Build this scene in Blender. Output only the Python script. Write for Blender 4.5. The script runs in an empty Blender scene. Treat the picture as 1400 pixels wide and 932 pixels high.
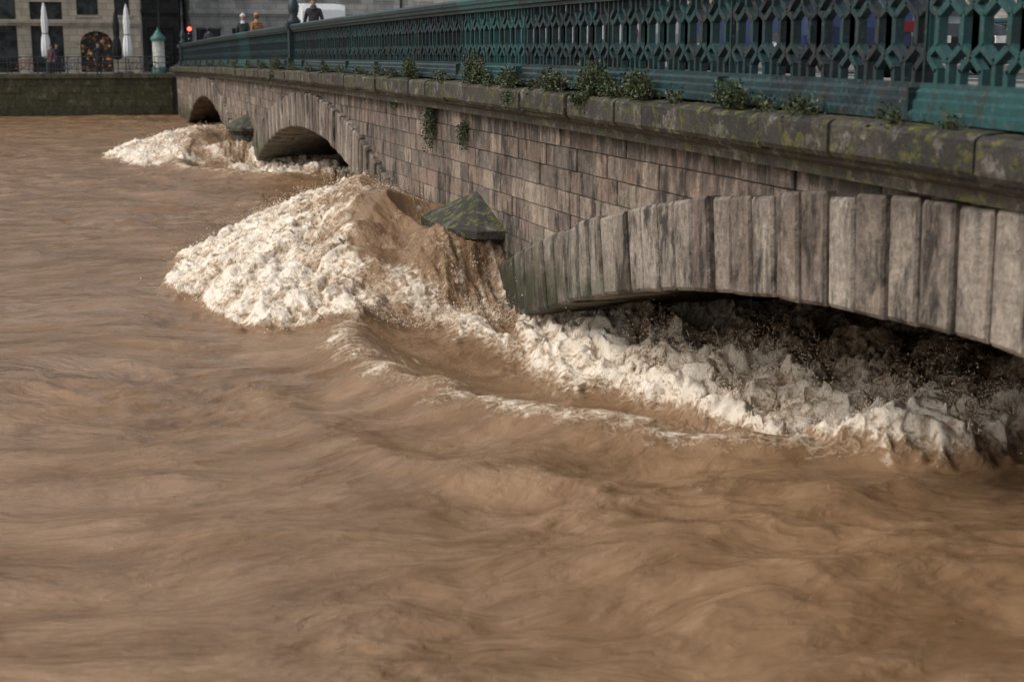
import bpy, math, random
import numpy as np
from mathutils import Vector, Matrix
random.seed(7); np.random.seed(7)
D=5.5; CAMZ=3.4
scene=bpy.context.scene

# ---------------------------------------------------------------- node helpers
def setin(nt,n,k,v):
    s=n.inputs[k]
    if isinstance(v,bpy.types.NodeSocket): nt.links.new(v,s)
    else:
        if hasattr(s,'default_value') and not isinstance(s.default_value,(float,int)) and isinstance(v,(tuple,list)):
            if len(s.default_value)==4 and len(v)==3: v=(*v,1)
        s.default_value=v
def node(nt,t,ins=None,**props):
    n=nt.nodes.new(t)
    for k,v in props.items(): setattr(n,k,v)
    for k,v in (ins or {}).items(): setin(nt,n,k,v)
    return n
def mixc(nt,f,a,b,bt='MIX'):
    n=node(nt,'ShaderNodeMix',data_type='RGBA',blend_type=bt)
    setin(nt,n,0,f); setin(nt,n,6,a); setin(nt,n,7,b); return n.outputs[2]
def noise(nt,vec,scale,detail=4,rough=.55,dist=0.0):
    n=node(nt,'ShaderNodeTexNoise',{'Scale':scale,'Detail':detail,'Roughness':rough,'Distortion':dist})
    if vec is not None: setin(nt,n,'Vector',vec)
    return n.outputs['Fac']
def mr(nt,v,a,b,c=0.0,d=1.0):
    n=node(nt,'ShaderNodeMapRange',{'Value':v,'From Min':a,'From Max':b,'To Min':c,'To Max':d}); n.clamp=True
    return n.outputs['Result']
def mth(nt,op,a,b=0.0):
    n=node(nt,'ShaderNodeMath',operation=op); setin(nt,n,0,a); setin(nt,n,1,b); return n.outputs[0]
def vmul(nt,v,s):
    n=node(nt,'ShaderNodeVectorMath',operation='MULTIPLY'); setin(nt,n,0,v); setin(nt,n,1,s); return n.outputs[0]
def newmat(name):
    m=bpy.data.materials.new(name); m.use_nodes=True
    nt=m.node_tree; p=nt.nodes['Principled BSDF']; return m,nt,p
def bump(nt,p,h,strength,dist):
    b=node(nt,'ShaderNodeBump',{'Height':h,'Strength':strength,'Distance':dist}); nt.links.new(b.outputs[0],p.inputs['Normal']); return b
def simple(name,col,rough=.6,metal=0,var=.25,scale=6,emit=None,spec=.5,bmp=0):
    m,nt,p=newmat(name)
    pos=node(nt,'ShaderNodeNewGeometry').outputs['Position']
    n=noise(nt,pos,scale,3,.6)
    c=mixc(nt,mr(nt,n,.3,.7),tuple(x*(1-var) for x in col),tuple(min(1,x*(1+var)) for x in col))
    setin(nt,p,'Base Color',c); p.inputs['Roughness'].default_value=rough; p.inputs['Metallic'].default_value=metal
    p.inputs['Specular IOR Level'].default_value=spec
    if emit: p.inputs['Emission Color'].default_value=(*emit[0],1); p.inputs['Emission Strength'].default_value=emit[1]
    if bmp: bump(nt,p,noise(nt,pos,scale*4,4),.5,bmp)
    return m
def stone(name,c0,c1,c2,stain=.5,mossz=None,topmoss=0.0,dark=(.022,.019,.016),seep=None,moss=(.15,.14,.03)):
    m,nt,p=newmat(name)
    g=node(nt,'ShaderNodeNewGeometry'); pos=g.outputs['Position']
    r=node(nt,'ShaderNodeAttribute',attribute_name='rnd').outputs['Fac']
    base=mixc(nt,mr(nt,r,.1,.55),c0,c1)
    base=mixc(nt,mr(nt,r,.6,.95),base,c2)
    n1=noise(nt,pos,2.2,5,.65); n2=noise(nt,pos,15,5,.74)
    base=mixc(nt,mr(nt,n1,.35,.65,0,.5),base,mixc(nt,.5,base,c2))
    v=mr(nt,n2,.3,.72,.5,1.4)
    base=mixc(nt,1.0,base,node(nt,'ShaderNodeCombineColor',{0:v,1:v,2:v}).outputs[0],'MULTIPLY')
    st=noise(nt,vmul(nt,pos,(1.3,1.3,.45)),1.6,6,.72,.5)
    st2=noise(nt,vmul(nt,pos,(3.4,3.4,1.0)),1.5,5,.72)
    z=node(nt,'ShaderNodeSeparateXYZ',{0:pos}).outputs[2]
    s=mth(nt,'MULTIPLY',mr(nt,st,.46,.56),mr(nt,st2,.40,.56,.25,1))
    if seep is not None:
        s2=mth(nt,'MULTIPLY',mr(nt,z,seep-1.1,seep-.1),mr(nt,st2,.42,.53))
        s=mth(nt,'MAXIMUM',s,s2)
    base=mixc(nt,mth(nt,'MULTIPLY',mr(nt,noise(nt,pos,4.1,5,.75),.54,.64),.45),base,(.44,.40,.34))
    base=mixc(nt,mth(nt,'MULTIPLY',mr(nt,noise(nt,vmul(nt,pos,(1.1,1.1,.5)),2.3,5,.7),.56,.66),.35),base,(.075,.08,.035))
    base=mixc(nt,mth(nt,'MULTIPLY',s,stain),base,dark)
    if mossz is not None:
        mz=mth(nt,'MULTIPLY',mr(nt,z,mossz,mossz-.9),mr(nt,n1,.34,.54))
        base=mixc(nt,mth(nt,'MULTIPLY',mz,.85),base,(.045,.052,.018))
        wet=mr(nt,z,.9,.2)
        base=mixc(nt,mth(nt,'MULTIPLY',wet,.5),base,(.03,.027,.02))
    if topmoss>0:
        nz=node(nt,'ShaderNodeSeparateXYZ',{0:g.outputs['Normal']}).outputs[2]
        mn=noise(nt,pos,4.5,6,.74)
        mm=mth(nt,'MULTIPLY',mr(nt,nz,-.3,.8,.5,1),mr(nt,mn,.48,.57))
        mc=mixc(nt,mr(nt,noise(nt,pos,9,5,.75),.50,.60),(.018,.026,.010),moss)
        base=mixc(nt,mth(nt,'MULTIPLY',mm,topmoss),base,mc)
    setin(nt,p,'Base Color',base)
    setin(nt,p,'Roughness',mr(nt,n2,.3,.7,.5,.85)); p.inputs['Specular IOR Level'].default_value=.35
    h=mth(nt,'ADD',mth(nt,'MULTIPLY',n2,1.0),mth(nt,'MULTIPLY',n1,1.2))
    bump(nt,p,h,.9,.03)
    return m

# ---------------------------------------------------------------- mesh builder
class MB:
    def __init__(s): s.v=[];s.f=[];s.m=[];s.r=[];s.sm=[];s.cr=.5
    def add(s,vs,fs,mat=0,rnd=None,smooth=False):
        o=len(s.v); s.v+= [tuple(v) for v in vs]
        s.r+=[s.cr if rnd is None else rnd]*len(vs)
        for f in fs: s.f.append(tuple(i+o for i in f)); s.m.append(mat); s.sm.append(smooth)
    def box(s,x0,y0,z0,x1,y1,z1,mat=0,rnd=None):
        v=[(x0,y0,z0),(x1,y0,z0),(x1,y1,z0),(x0,y1,z0),(x0,y0,z1),(x1,y0,z1),(x1,y1,z1),(x0,y1,z1)]
        s.add(v,[(3,2,1,0),(4,5,6,7),(0,1,5,4),(1,2,6,5),(2,3,7,6),(3,0,4,7)],mat,rnd)
    def bar(s,p,q,w,d,mat=0,nrm=Vector((1,0,0))):
        p=Vector(p);q=Vector(q);t=(q-p).normalized();n=nrm-t*nrm.dot(t)
        if n.length<1e-3: n=t.orthogonal()
        n.normalize(); b=t.cross(n)
        v=[]
        for c in (p,q):
            for sx,sy in((-1,-1),(1,-1),(1,1),(-1,1)): v.append(c+n*sx*d/2+b*sy*w/2)
        s.add(v,[(3,2,1,0),(4,5,6,7),(0,1,5,4),(1,2,6,5),(2,3,7,6),(3,0,4,7)],mat)
    def tube(s,pts,rad,mat=0,n=10,caps=True,smooth=True,rnd=None):
        pts=[Vector(p) for p in pts]
        if not isinstance(rad,(list,tuple)): rad=[rad]*len(pts)
        vs=[];fs=[]
        up=None
        for i,p in enumerate(pts):
            t=(pts[min(i+1,len(pts)-1)]-pts[max(i-1,0)]).normalized()
            if up is None or abs(up.dot(t))>.98: up=t.orthogonal().normalized()
            a=(up-t*up.dot(t)).normalized(); b=t.cross(a); up=a
            for k in range(n):
                an=2*math.pi*k/n; vs.append(p+(a*math.cos(an)+b*math.sin(an))*rad[i])
        for i in range(len(pts)-1):
            for k in range(n): fs.append((i*n+k,i*n+(k+1)%n,(i+1)*n+(k+1)%n,(i+1)*n+k))
        if caps: fs.append(tuple(range(n-1,-1,-1))); fs.append(tuple((len(pts)-1)*n+k for k in range(n)))
        s.add(vs,fs,mat,rnd,smooth)
    def lathe(s,c,prof,mat=0,n=16,star=0.0,pl=8,smooth=True):
        vs=[];fs=[]
        for (r,z) in prof:
            for k in range(n):
                a=2*math.pi*k/n; rr=r*(1+star*math.cos(a*pl)); vs.append((c[0]+rr*math.cos(a),c[1]+rr*math.sin(a),c[2]+z))
        for i in range(len(prof)-1):
            for k in range(n): fs.append((i*n+k,i*n+(k+1)%n,(i+1)*n+(k+1)%n,(i+1)*n+k))
        s.add(vs,fs,mat,None,smooth)
    def ell(s,c,r,mat=0,n=12):
        prof=[(math.sin(math.pi*i/8)*1.0,-math.cos(math.pi*i/8)) for i in range(9)]
        vs=[];fs=[]
        for (a,z) in prof:
            a=max(a,.01)
            for k in range(n):
                an=2*math.pi*k/n; vs.append((c[0]+r[0]*a*math.cos(an),c[1]+r[1]*a*math.sin(an),c[2]+r[2]*z))
        for i in range(8):
            for k in range(n): fs.append((i*n+k,i*n+(k+1)%n,(i+1)*n+(k+1)%n,(i+1)*n+k))
        s.add(vs,fs,mat,None,True)
    def block(s,q,xf,xb,ch,mat=0,rnd=None):
        cy=sum(a for a,b in q)/4; cz=sum(b for a,b in q)/4
        ins=[]
        for a,b in q:
            d=math.hypot(a-cy,b-cz); k=max(0,1-ch*1.3/d) if d>0 else 1
            ins.append((cy+(a-cy)*k,cz+(b-cz)*k))
        v=[(xb,a,b) for a,b in q]+[(xf+ch,a,b) for a,b in q]+[(xf,a,b) for a,b in ins]
        f=[(8,9,10,11)]
        for i in range(4):
            j=(i+1)%4; f+=[(4+i,4+j,8+j,8+i),(i,j,4+j,4+i)]
        s.add(v,f,mat,rnd)
    def sweep(s,prof,ys,zf,mat=0,x0=0.0):
        n=len(prof); vs=[];fs=[]
        for y in ys:
            zz=zf(y)
            for (x,z) in prof: vs.append((x0+x,y,zz+z))
        for i in range(len(ys)-1):
            for k in range(n-1): fs.append((i*n+k,i*n+k+1,(i+1)*n+k+1,(i+1)*n+k))
        s.add(vs,fs,mat)
    def obj(s,name,mats,parent=None):
        me=bpy.data.meshes.new(name); me.from_pydata(s.v,[],s.f)
        for m in mats: me.materials.append(m)
        me.polygons.foreach_set('material_index',s.m); me.polygons.foreach_set('use_smooth',s.sm)
        a=me.attributes.new('rnd','FLOAT','POINT'); a.data.foreach_set('value',s.r)
        me.update()
        o=bpy.data.objects.new(name,me); scene.collection.objects.link(o)
        if parent: o.parent=parent
        return o

# ---------------------------------------------------------------- bridge geometry definitions
def zc(y):   # top of the stone ledge (humped bridge)
    return 3.05-(8e-5*(y-24)**2 if y>24 else 3.6e-4*(y-24)**2)
R=36.0; APEX=1.61; RT=.86
ARCH=[6.9,35.7,64.5]; HS=11.3
def intr(y):
    for c in ARCH:
        if abs(y-c)<HS: return APEX-R+math.sqrt(R*R-(y-c)**2)
    return None
def radial(y,z):
    best=1e9
    for c in ARCH:
        if abs(y-c)<HS+2.2:
            best=min(best,math.hypot(y-c,z-(APEX-R))-R)
    return best
Y0,Y1=-6.0,84.0
m_ash=stone('ashlar_sandstone',(.29,.205,.155),(.165,.135,.115),(.38,.30,.23),.9,mossz=1.2,seep=2.7)
m_vou=stone('voussoir_sandstone',(.24,.19,.15),(.44,.38,.31),(.17,.12,.095),.9,mossz=1.35,seep=2.9)
m_led=stone('ledge_stone',(.05,.043,.037),(.08,.07,.058),(.036,.032,.028),.6,topmoss=.9)
m_cap=stone('cap_stone',(.045,.041,.037),(.05,.047,.042),(.07,.065,.058),.4,topmoss=.8,moss=(.18,.17,.03))
m_mort=simple('mortar_dark',(.065,.055,.045),.95,var=.4)
m_joint=simple('voussoir_joint',(.014,.012,.011),.95,var=.3)
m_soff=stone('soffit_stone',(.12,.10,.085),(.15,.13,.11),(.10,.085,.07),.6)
m_asph=simple('asphalt',(.05,.05,.052),.85,scale=15,var=.3)
m_pave=simple('pavement_stone',(.20,.195,.185),.8,scale=5,var=.25)
m_paint=simple('road_paint',(.75,.75,.72),.7,var=.1)

b=MB()
row=0; z=-1.6; CH=.262
while z<2.9:
    y=Y0+random.random()*.6
    while y<Y1:
        L=random.uniform(.38,.85); y2=min(y+L,Y1)
        top=min(z+CH-.003,zc(y)-.25)
        g0=random.uniform(.004,.010)
        q=[(y+g0,z+random.uniform(.001,.006)),(y2-g0,z+random.uniform(.001,.006)),(y2-g0,top-random.uniform(0,.004)),(y+g0,top-random.uniform(0,.004))]
        if top>z+.05 and all(radial(a,c)>.05 for a,c in q):
            b.block(q,5.5+random.uniform(-.014,.014),5.60,.011,0,random.random())
        y=y2
    z+=CH; row+=1
ys=np.arange(Y0,Y1+.01,.15); vs=[];fs=[]
for i,y in enumerate(ys):
    t=intr(y); lo=-2.0 if t is None else t+.12
    vs+=[(5.525,y,lo),(5.525,y,zc(y)-.2),(19.46,y,lo),(19.46,y,zc(y)-.2)]
    if i: k=4*i; fs+=[(k-4,k,k+1,k-3),(k-2,k+2,k+3,k-1)]
b.add(vs,fs,1,.5)
for c in ARCH:
    N=57; ph=math.asin(HS/R)+.004
    P=lambda a,r:(c+r*math.sin(a),APEX-R+r*math.cos(a))
    for i in range(N):
        a0=-ph+2*ph*i/N+.0006*random.uniform(.9,2.2); a1=-ph+2*ph*(i+1)/N-.0006*random.uniform(.9,2.2)
        j=random.uniform(-.025,.025)
        q=[P(a0,R+random.uniform(-.01,.012)),P(a1,R+random.uniform(-.01,.012)),P(a1,R+RT+j),P(a0,R+RT+j)]
        q=[(yy,max(zz,-2)) for yy,zz in q]
        b.block(q,5.38+random.uniform(-.02,.02),6.2,.026,2,random.random())
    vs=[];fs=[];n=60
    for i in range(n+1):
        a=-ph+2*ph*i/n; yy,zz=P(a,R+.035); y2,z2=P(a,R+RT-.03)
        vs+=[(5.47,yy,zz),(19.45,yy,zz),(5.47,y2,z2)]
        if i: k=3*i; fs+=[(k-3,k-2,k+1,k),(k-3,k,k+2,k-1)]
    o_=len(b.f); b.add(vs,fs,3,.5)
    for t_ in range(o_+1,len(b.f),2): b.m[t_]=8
    for sgn in(-1,1):
        yy=c+sgn*(HS+.03); b.add([(5.5,yy,-2),(19.45,yy,-2),(19.45,yy,.4),(5.5,yy,.4)],[(0,1,2,3)],3)
y=Y0
while y<Y1:
    L=random.uniform(.7,1.2); y2=min(y+L,Y1)
    za,zb=zc(y+.01),zc(y2-.01); jt=random.uniform(-.02,.008); xf=5.17+random.uniform(-.02,.02)
    g=random.uniform(.005,.012); r=random.random()
    pr=[(5.62,-.30),(xf+.03,-.30),(xf,-.26),(xf,-.07),(xf+.02,-.045),(xf+.05,-.03),(5.62,.0)]
    vs=[(x,y+g,za+zz+jt) for x,zz in pr]+[(x,y2-g,zb+zz+jt) for x,zz in pr]
    n=len(pr); fs=[(i,(i+1)%n,n+(i+1)%n,n+i) for i in range(n)]+[tuple(range(n-1,-1,-1)),tuple(range(n,2*n))]
    b.add(vs,fs,4,r); y=y2
yl=list(np.arange(Y0,Y1+.1,1.0))
b.sweep([(5.62,-.02),(5.25,-.06),(5.25,-.303),(5.27,-.303),(5.27,-.345),(5.31,-.37),(5.345,-.385),(5.355,-.42),(5.36,-.47),(5.52,-.475)],yl,zc,4)
def nose(yb):
    base=[(5.52,yb-1.50),(5.14,yb-1.42),(4.88,yb-.95),(4.83,yb-.1),(4.88,yb+.60),(5.14,yb+1.05),(5.52,yb+1.15)]
    cx,cy=5.52,yb-.15
    def sc(k): return [(cx+(x-cx)*k if x<5.5 else 5.52,cy+(y-cy)*k) for x,y in base]
    L=[(sc(.86),-2),(sc(.86),.78),(sc(.93),.84),(sc(.93),.90),(sc(1.06),.93),(sc(1.07),1.04),(sc(1.0),1.07),(sc(.62),1.23),(sc(.28),1.36),(sc(.02),1.46)]
    vs=[];fs=[]
    for pts,z in L: vs+=[(x,y,z) for x,y in pts]
    for i in range(len(L)-1):
        for k in range(6): fs.append((i*7+k,i*7+k+1,(i+1)*7+k+1,(i+1)*7+k))
    b.add(vs,fs,9,.1)
nose(20.1); nose(49.2)
b.sweep([(5.6,-.02),(5.6,.15),(8.2,.15),(8.22,.15),(8.22,.02)],yl,zc,5)
b.sweep([(8.22,.02),(16.6,.02)],yl,zc,6)
b.sweep([(16.6,.02),(16.6,.15),(19.45,.15),(19.45,-.3),(19.75,-.3),(19.75,0),(19.4,0)],yl,zc,5)
b.sweep([(12.35,.024),(12.47,.024)],yl,zc,7)
yr=[84,88,92,96.5]; zr=lambda y: 2.76+(2.30-2.76)*min(1,(y-84)/12)
b.sweep([(5.6,-1),(5.6,.15),(8.2,.15),(8.2,.02),(16.6,.02),(16.6,.15),(19.6,.15),(19.6,-1)],yr,zr,6)
bridge=b.obj('stone_arch_bridge',[m_ash,m_mort,m_vou,m_soff,m_led,m_pave,m_asph,m_paint,m_joint,m_cap])

# ---------------------------------------------------------------- iron railing
def iron():
    m,nt,p=newmat('weathered_green_iron')
    pos=node(nt,'ShaderNodeNewGeometry').outputs['Position']
    r=node(nt,'ShaderNodeAttribute',attribute_name='rnd').outputs['Fac']
    n=noise(nt,vmul(nt,pos,(1,1,.5)),3,5,.7); n2=noise(nt,pos,22,4,.7)
    c=mixc(nt,mr(nt,n,.42,.62),(.008,.017,.021),(.014,.046,.050))
    c=mixc(nt,mr(nt,r,.6,1,0,.7),c,(.018,.090,.085))
    c=mixc(nt,mr(nt,noise(nt,vmul(nt,pos,(6,6,1.2)),1.5,5,.7),.50,.64,0,.8),c,(.033,.028,.024))
    c=mixc(nt,mr(nt,n2,.56,.70,0,.6),c,(.09,.13,.125))
    setin(nt,p,'Base Color',c); setin(nt,p,'Roughness',mr(nt,n2,.3,.7,.28,.62))
    bump(nt,p,n2,.5,.012); return m
m_iron=iron()
r_=MB()
base=[(5.38,0.0),(5.38,.055),(5.41,.075),(5.41,.13),(5.435,.15),(5.435,.19),(5.46,.215),(5.46,.25),(5.60,.25),(5.60,.0)]
top=[(5.45,.94),(5.45,.975),(5.41,.99),(5.41,1.03),(5.385,1.05),(5.385,1.10),(5.43,1.135),(5.62,1.135),(5.66,1.10),(5.66,1.05),(5.62,.99),(5.60,.94),(5.45,.94)]
pitch=.50; NP=6; panel=NP*pitch+.03
def railseg(ya,yb,rn):
    yy=list(np.linspace(ya,yb,5)); r_.cr=rn
    r_.sweep(base,yy,zc); r_.sweep(top,yy,zc)
    for k in range(NP):
        y=ya+.03+pitch*(k+.5)
        z0=zc(y)+.595; X=5.53
        P=lambda dy,dz,dx=0:(X+dx,y+dy,z0+dz)
        H=pitch/2
        hx=[(0,.20),(.14,.10),(.14,-.10),(0,-.20),(-.14,-.10),(-.14,.10)]
        for i in range(6): r_.bar(P(*hx[i]),P(*hx[(i+1)%6]),.048,.07)
        for sz in(-1,1):
            r_.bar(P(0,sz*.19),P(0,sz*.35),.042,.06)
            for sx in(-1,1):
                r_.bar(P(sx*.14,sz*.095),P(sx*H,sz*.165),.044,.06)
                r_.bar(P(sx*H,sz*.16),P(sx*(H-.12),sz*.262),.044,.062)
                r_.bar(P(sx*(H-.12),sz*.25),P(sx*(H-.12),sz*.35),.044,.062)
        for sx in(-1,1): r_.bar(P(sx*H,.17),P(sx*H,-.17),.022,.045)
    r_.box(5.49,ya-.0,zc(ya)+.2,5.60,ya+.024,zc(ya)+.96)
    r_.box(5.376,ya-.0,zc(ya)+.0,5.612,ya+.02,zc(ya)+.22)
y=8.55-panel*5
while y<Y1-panel:
    railseg(y,y+panel,random.choice([.1,.3,.45,.6,.7,.95])); y+=panel
railing=r_.obj('bridge_railing',[m_iron])
rail2=bpy.data.objects.new('bridge_railing.001',railing.data); rail2.location=(14.0,0,0); scene.collection.objects.link(rail2)

m_glassw=simple('lantern_glass',(.55,.56,.55),.2,var=.05)
def parapet_lamp(name,y):
    l=MB(); zb=zc(y); c=(5.53,y,zb)
    l.box(5.33,y-.22,zb,5.73,y+.22,zb+.28); l.box(5.38,y-.17,zb+.28,5.68,y+.17,zb+1.02); l.box(5.33,y-.22,zb+1.02,5.73,y+.22,zb+1.16)
    l.lathe(c,[(.17,1.16),(.19,1.22),(.10,1.34),(.13,1.45),(.15,1.6),(.10,1.75),(.06,1.85),(.055,2.6),(.08,2.65),(.05,2.7),(.045,3.4),(.1,3.45),(.1,3.5)])
    l.lathe(c,[(.1,3.5),(.2,3.95),(.2,3.98)],1,8,smooth=False); l.lathe(c,[(.23,3.98),(.12,4.15),(.03,4.3),(.001,4.42)],0,8,smooth=False)
    l.bar((5.53,y-.35,zb+3.2),(5.53,y+.35,zb+3.2),.03,.03)
    return l.obj(name,[m_iron,m_glassw])
parapet_lamp('street_lamp',38.0)
parapet_lamp('street_lamp',78.3)

# ---------------------------------------------------------------- water
perm=np.random.RandomState(3).permutation(256); perm=np.concatenate([perm,perm])
ang=np.random.RandomState(5).rand(256)*2*np.pi; GX=np.cos(ang).astype(np.float32); GY=np.sin(ang).astype(np.float32)
def perlin(x,y,seed=0):
    x=np.asarray(x,np.float32)+seed*17.13; y=np.asarray(y,np.float32)-seed*9.71
    xi=np.floor(x).astype(np.int32); yi=np.floor(y).astype(np.int32); xf=x-xi; yf_=y-yi
    u=xf*xf*xf*(xf*(xf*6-15)+10); v=yf_*yf_*yf_*(yf_*(yf_*6-15)+10)
    def g(i,j):
        h=perm[(perm[(xi+i)&255]+yi+j)&255]; return GX[h]*(xf-i)+GY[h]*(yf_-j)
    a=g(0,0);b_=g(1,0);c=g(0,1);d=g(1,1)
    return (a+(b_-a)*u+(c-a)*v+(a-b_-c+d)*u*v)*1.5
def fbm(x,y,o,seed=0,gain=.5):
    s=0;a=1;t=0
    for i in range(o): s=s+a*perlin(x*2**i,y*2**i,seed+i); t+=a; a*=gain
    return s/t
def ridg(x,y,o,seed=0,gain=.5):
    s=0;a=1;t=0
    for i in range(o): s=s+a*(1-np.abs(perlin(x*2**i,y*2**i,seed+i))*2); t+=a; a*=gain
    return s/t
def sst(a,b,x):
    t=np.clip((x-a)/(b-a),0,1); return t*t*(3-2*t)
def segd(x,y,pts,closed):
    d=np.full(x.shape,1e9,np.float32); ins=np.zeros(x.shape,bool); n=len(pts)
    for i in range(n if closed else n-1):
        ax,ay=pts[i]; bx,by=pts[(i+1)%n]
        ex,ey=bx-ax,by-ay; t=np.clip(((x-ax)*ex+(y-ay)*ey)/(ex*ex+ey*ey),0,1)
        d=np.minimum(d,(x-ax-t*ex)**2+(y-ay-t*ey)**2)
        if closed and abs(by-ay)>1e-9:
            c=((ay>y)!=(by>y))&(x<(bx-ax)*(y-ay)/(by-ay)+ax); ins^=c
    d=np.sqrt(d)
    return np.where(ins,d,-d) if closed else d
WAVE=[(7.5,18.0),(5.5,17.9),(4.6,17.5),(3.15,17.3),(2.3,17.5),(1.6,18.4),(1.2,20),(1.15,22),(1.5,24.5),(2.6,27),(4.0,29.6),(5.6,31.8),(7.5,32)]
S1=[(3.15,17.5),(2.85,16.2),(2.92,14.9),(3.35,13.1),(4.2,11.9),(5.3,11.0),(6.6,10.4)]
S3=[(1.6,14.5),(2.0,12.6),(2.6,11.2),(3.7,10.0),(4.7,9.7),(6,9.3)]
ARF=[(5.2,17.6),(5.2,16.6),(5.4,14.3),(6.0,13.1),(6.35,11.8),(5.8,10.7),(6.8,9.95),(8.1,9.8),(9.5,9.0),(13,8),(13,18.3),(5.4,18.3)]
TR=[(4.2,17.4),(3.15,17.2),(3.0,14.9),(3.45,13.2),(4.3,12.0),(5.4,11.1),(6.6,10.5),(12,9),(12,18),(5.3,17.6)]
NOSE=[(5.52,18.5),(5.12,18.6),(4.84,19.2),(4.84,20.7),(5.12,21.1),(5.52,21.3)]
def water(X,Y,full=False):
    Yl=np.where(Y<34,Y,np.where(Y<62.8,Y-28.8,Y-57.6+100))
    far=np.where(Y<34,1.0,.62); isfar=np.where(Y<34,0.0,1.0)
    phi=X.copy();psi=Y.copy()
    for yc in(21.5,50.3,79.1):
        dx=X-5.0;dy=Y-yc; r2=np.maximum(dx*dx+dy*dy,7.0); phi=phi+9*dx/r2; psi=psi-9*dy/r2
    wx=.8*fbm(X*.28,Y*.28,3,31); wy=.8*fbm(X*.28,Y*.28,3,41)
    phi=phi+wx; psi=psi+wy
    calm=.45+.85*sst(-.3,.4,fbm(X*.16,Y*.16,2,36))
    z=.17*fbm(phi*.30,psi*.5,3,1)+calm*(.070*(ridg(phi*.5,psi*1.1,3,9)-.5)+.014*(ridg(phi*1.7,psi*3.4,3,14)-.5)+.012*fbm(X*2.0,Y*1.8,2,15))+.004*perlin(phi*6,psi*10,16)
    wob=.28*fbm(X*.9,Y*.9,3,50)+.12*perlin(X*3.3,Y*3.3,57)+.06*perlin(X*8,Y*8,58)+.03*perlin(X*17,Y*17,59)
    dw=segd(X,Yl,WAVE,True)+.35*isfar
    dwn=dw+wob*1.1
    lump=.16*fbm(X*.9,Y*.9,2,33)
    dome=.50*sst(-.25,1.1,dwn)+.84*sst(.4,3.6,dw+.3*wob)+lump*sst(.2,1.2,dw)
    near=sst(4.0,4.7,X)*sst(21,18.5,Yl)
    dome=dome*(1-near)+near*(1.05*sst(.0,1.25,dw+.5*wob))
    dn=-segd(X,Yl,NOSE,True)
    lim=.84+1.3*sst(.0,1.3,dn)+1.5*sst(20.6,22.2,Yl)
    dome=np.minimum(dome,lim)*far
    xb=np.interp(Yl,[17,18,20,22.5,25,31],[4.1,3.8,3.8,4.35,5.1,6.2])
    ff=sst(-.10,.16,dwn)*sst(.8,-1.0,X-xb+wob*2.2)
    rad=np.sqrt((X-5.6)**2+((Yl-22.5)*.8)**2); th_=np.arctan2((Yl-22.5)*.8,X-5.6)
    stk=ridg(th_*5.5+wob*.5,rad*.55,3,70)
    stf=perlin(th_*16+wob,rad*1.0,75)+.6*perlin(th_*34+wob,rad*2.0,76)   # fine strands running down the wave
    back=sst(0,.3,dw)*(1-sst(.8,-1.0,X-xb))
    foam=ff*(.93-.15*sst(.5,2.8,dw)+.24*fbm(X*1.2,Y*2.0,3,34)+.20*(stk-.5)*sst(.3,1.5,dw)+.18*stf)
    geo=ff*1.0
    fall=sst(4.0,4.6,X)*sst(5.9,5.4,X)*sst(17.2,17.6,Yl)*sst(19.6,18.5,Yl)
    foam=np.maximum(foam,back*(.10+.48*sst(.45,.9,stk)+.12*stf))
    foam=np.maximum(foam,fall*(.50+.34*perlin(X*8,Y*1.6,77)))
    geo=np.maximum(geo,fall*.5)
    dt=segd(X,Yl,TR,True)
    z=z*(1-.6*sst(0,1,dt))-.42*sst(-.15,1.6,dt)*(1-sst(-.2,.4,dw))
    d1=segd(X,Yl,S1,False)+.12*fbm(X*1.6,Y*1.6,3,81)
    z=z+.19*np.exp(-(d1/.42)**2)
    f1=np.exp(-(np.maximum(d1,0)/.34)**2)*(.62+.5*fbm(phi*2.5,psi*3,2,83))
    dd=dt+.3*fbm(X*.8,Y*.8,2,84)
    lines=sst(.45,.95,ridg(dd*3.2,(Y-X)*.35,3,86))
    f1b=sst(-.1,.25,dt)*sst(2.8,1.2,dt)*(.16+.66*lines*sst(-.25,.25,fbm(X*.9,Y*.9,2,88)))
    d3=segd(X,Yl,S3,False)+.2*fbm(X*1.3,Y*1.3,3,91)
    z=z+.08*np.exp(-(d3/.28)**2); f3=.30*np.exp(-(d3/.14)**2)*(.7+.6*perlin(X*1.5,Y*1.5,92))
    foam=np.maximum(foam,np.maximum(f1,np.maximum(f1b,f3)))
    ST=[(4.0,18.2),(4.6,17.2),(5.2,16.4),(5.35,15)]
    ds=segd(X,Yl,ST,False)+wob*.9
    st_=sst(.6,.0,ds)
    foam=np.maximum(foam,.86*st_); z=z+.12*st_; geo=np.maximum(geo,st_*.8)
    da=segd(X,Yl,ARF,True)+wob*1.1
    fa=sst(-.10,.26,da)
    foam=np.maximum(foam,fa*(1.0-.44*sst(.8,2.4,da)+.30*fbm(X*1.6,Y*1.6,3,35)))
    geo=np.maximum(geo,fa*1.5)
    z=z+fa*(.14+.26*sst(.1,1.1,da)+.34*sst(.2,1.4,da)*fbm(X*1.4,Y*1.4,3,95))
    foam=np.maximum(foam,.32*sst(.72,.98,ridg(phi*.4,psi*1.5,3,99))*sst(.0,.4,fbm(X*.25,Y*.25,2,98)))
    # froth relief: rounded large boils, then finer bubbling
    w1=.22*perlin(X*2.3,Y*2.3,63); w2=.22*perlin(X*2.3,Y*2.3,64)
    xa,ya=X+w1,Y+w2
    bil=.105*perlin(xa*1.6,ya*1.6,21)+.075*perlin(xa*3.6,ya*3.6,22)+.046*perlin(xa*8,ya*8,23)+.028*perlin(xa*15,ya*15,24)-.03*np.abs(perlin(xa*5,ya*5,25))
    z=z+dome+geo*(bil+.04)
    z=z+fall*(.05*perlin(X*9,Y*2.2,61)+.04*perlin(X*18,Y*4,62))
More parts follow.
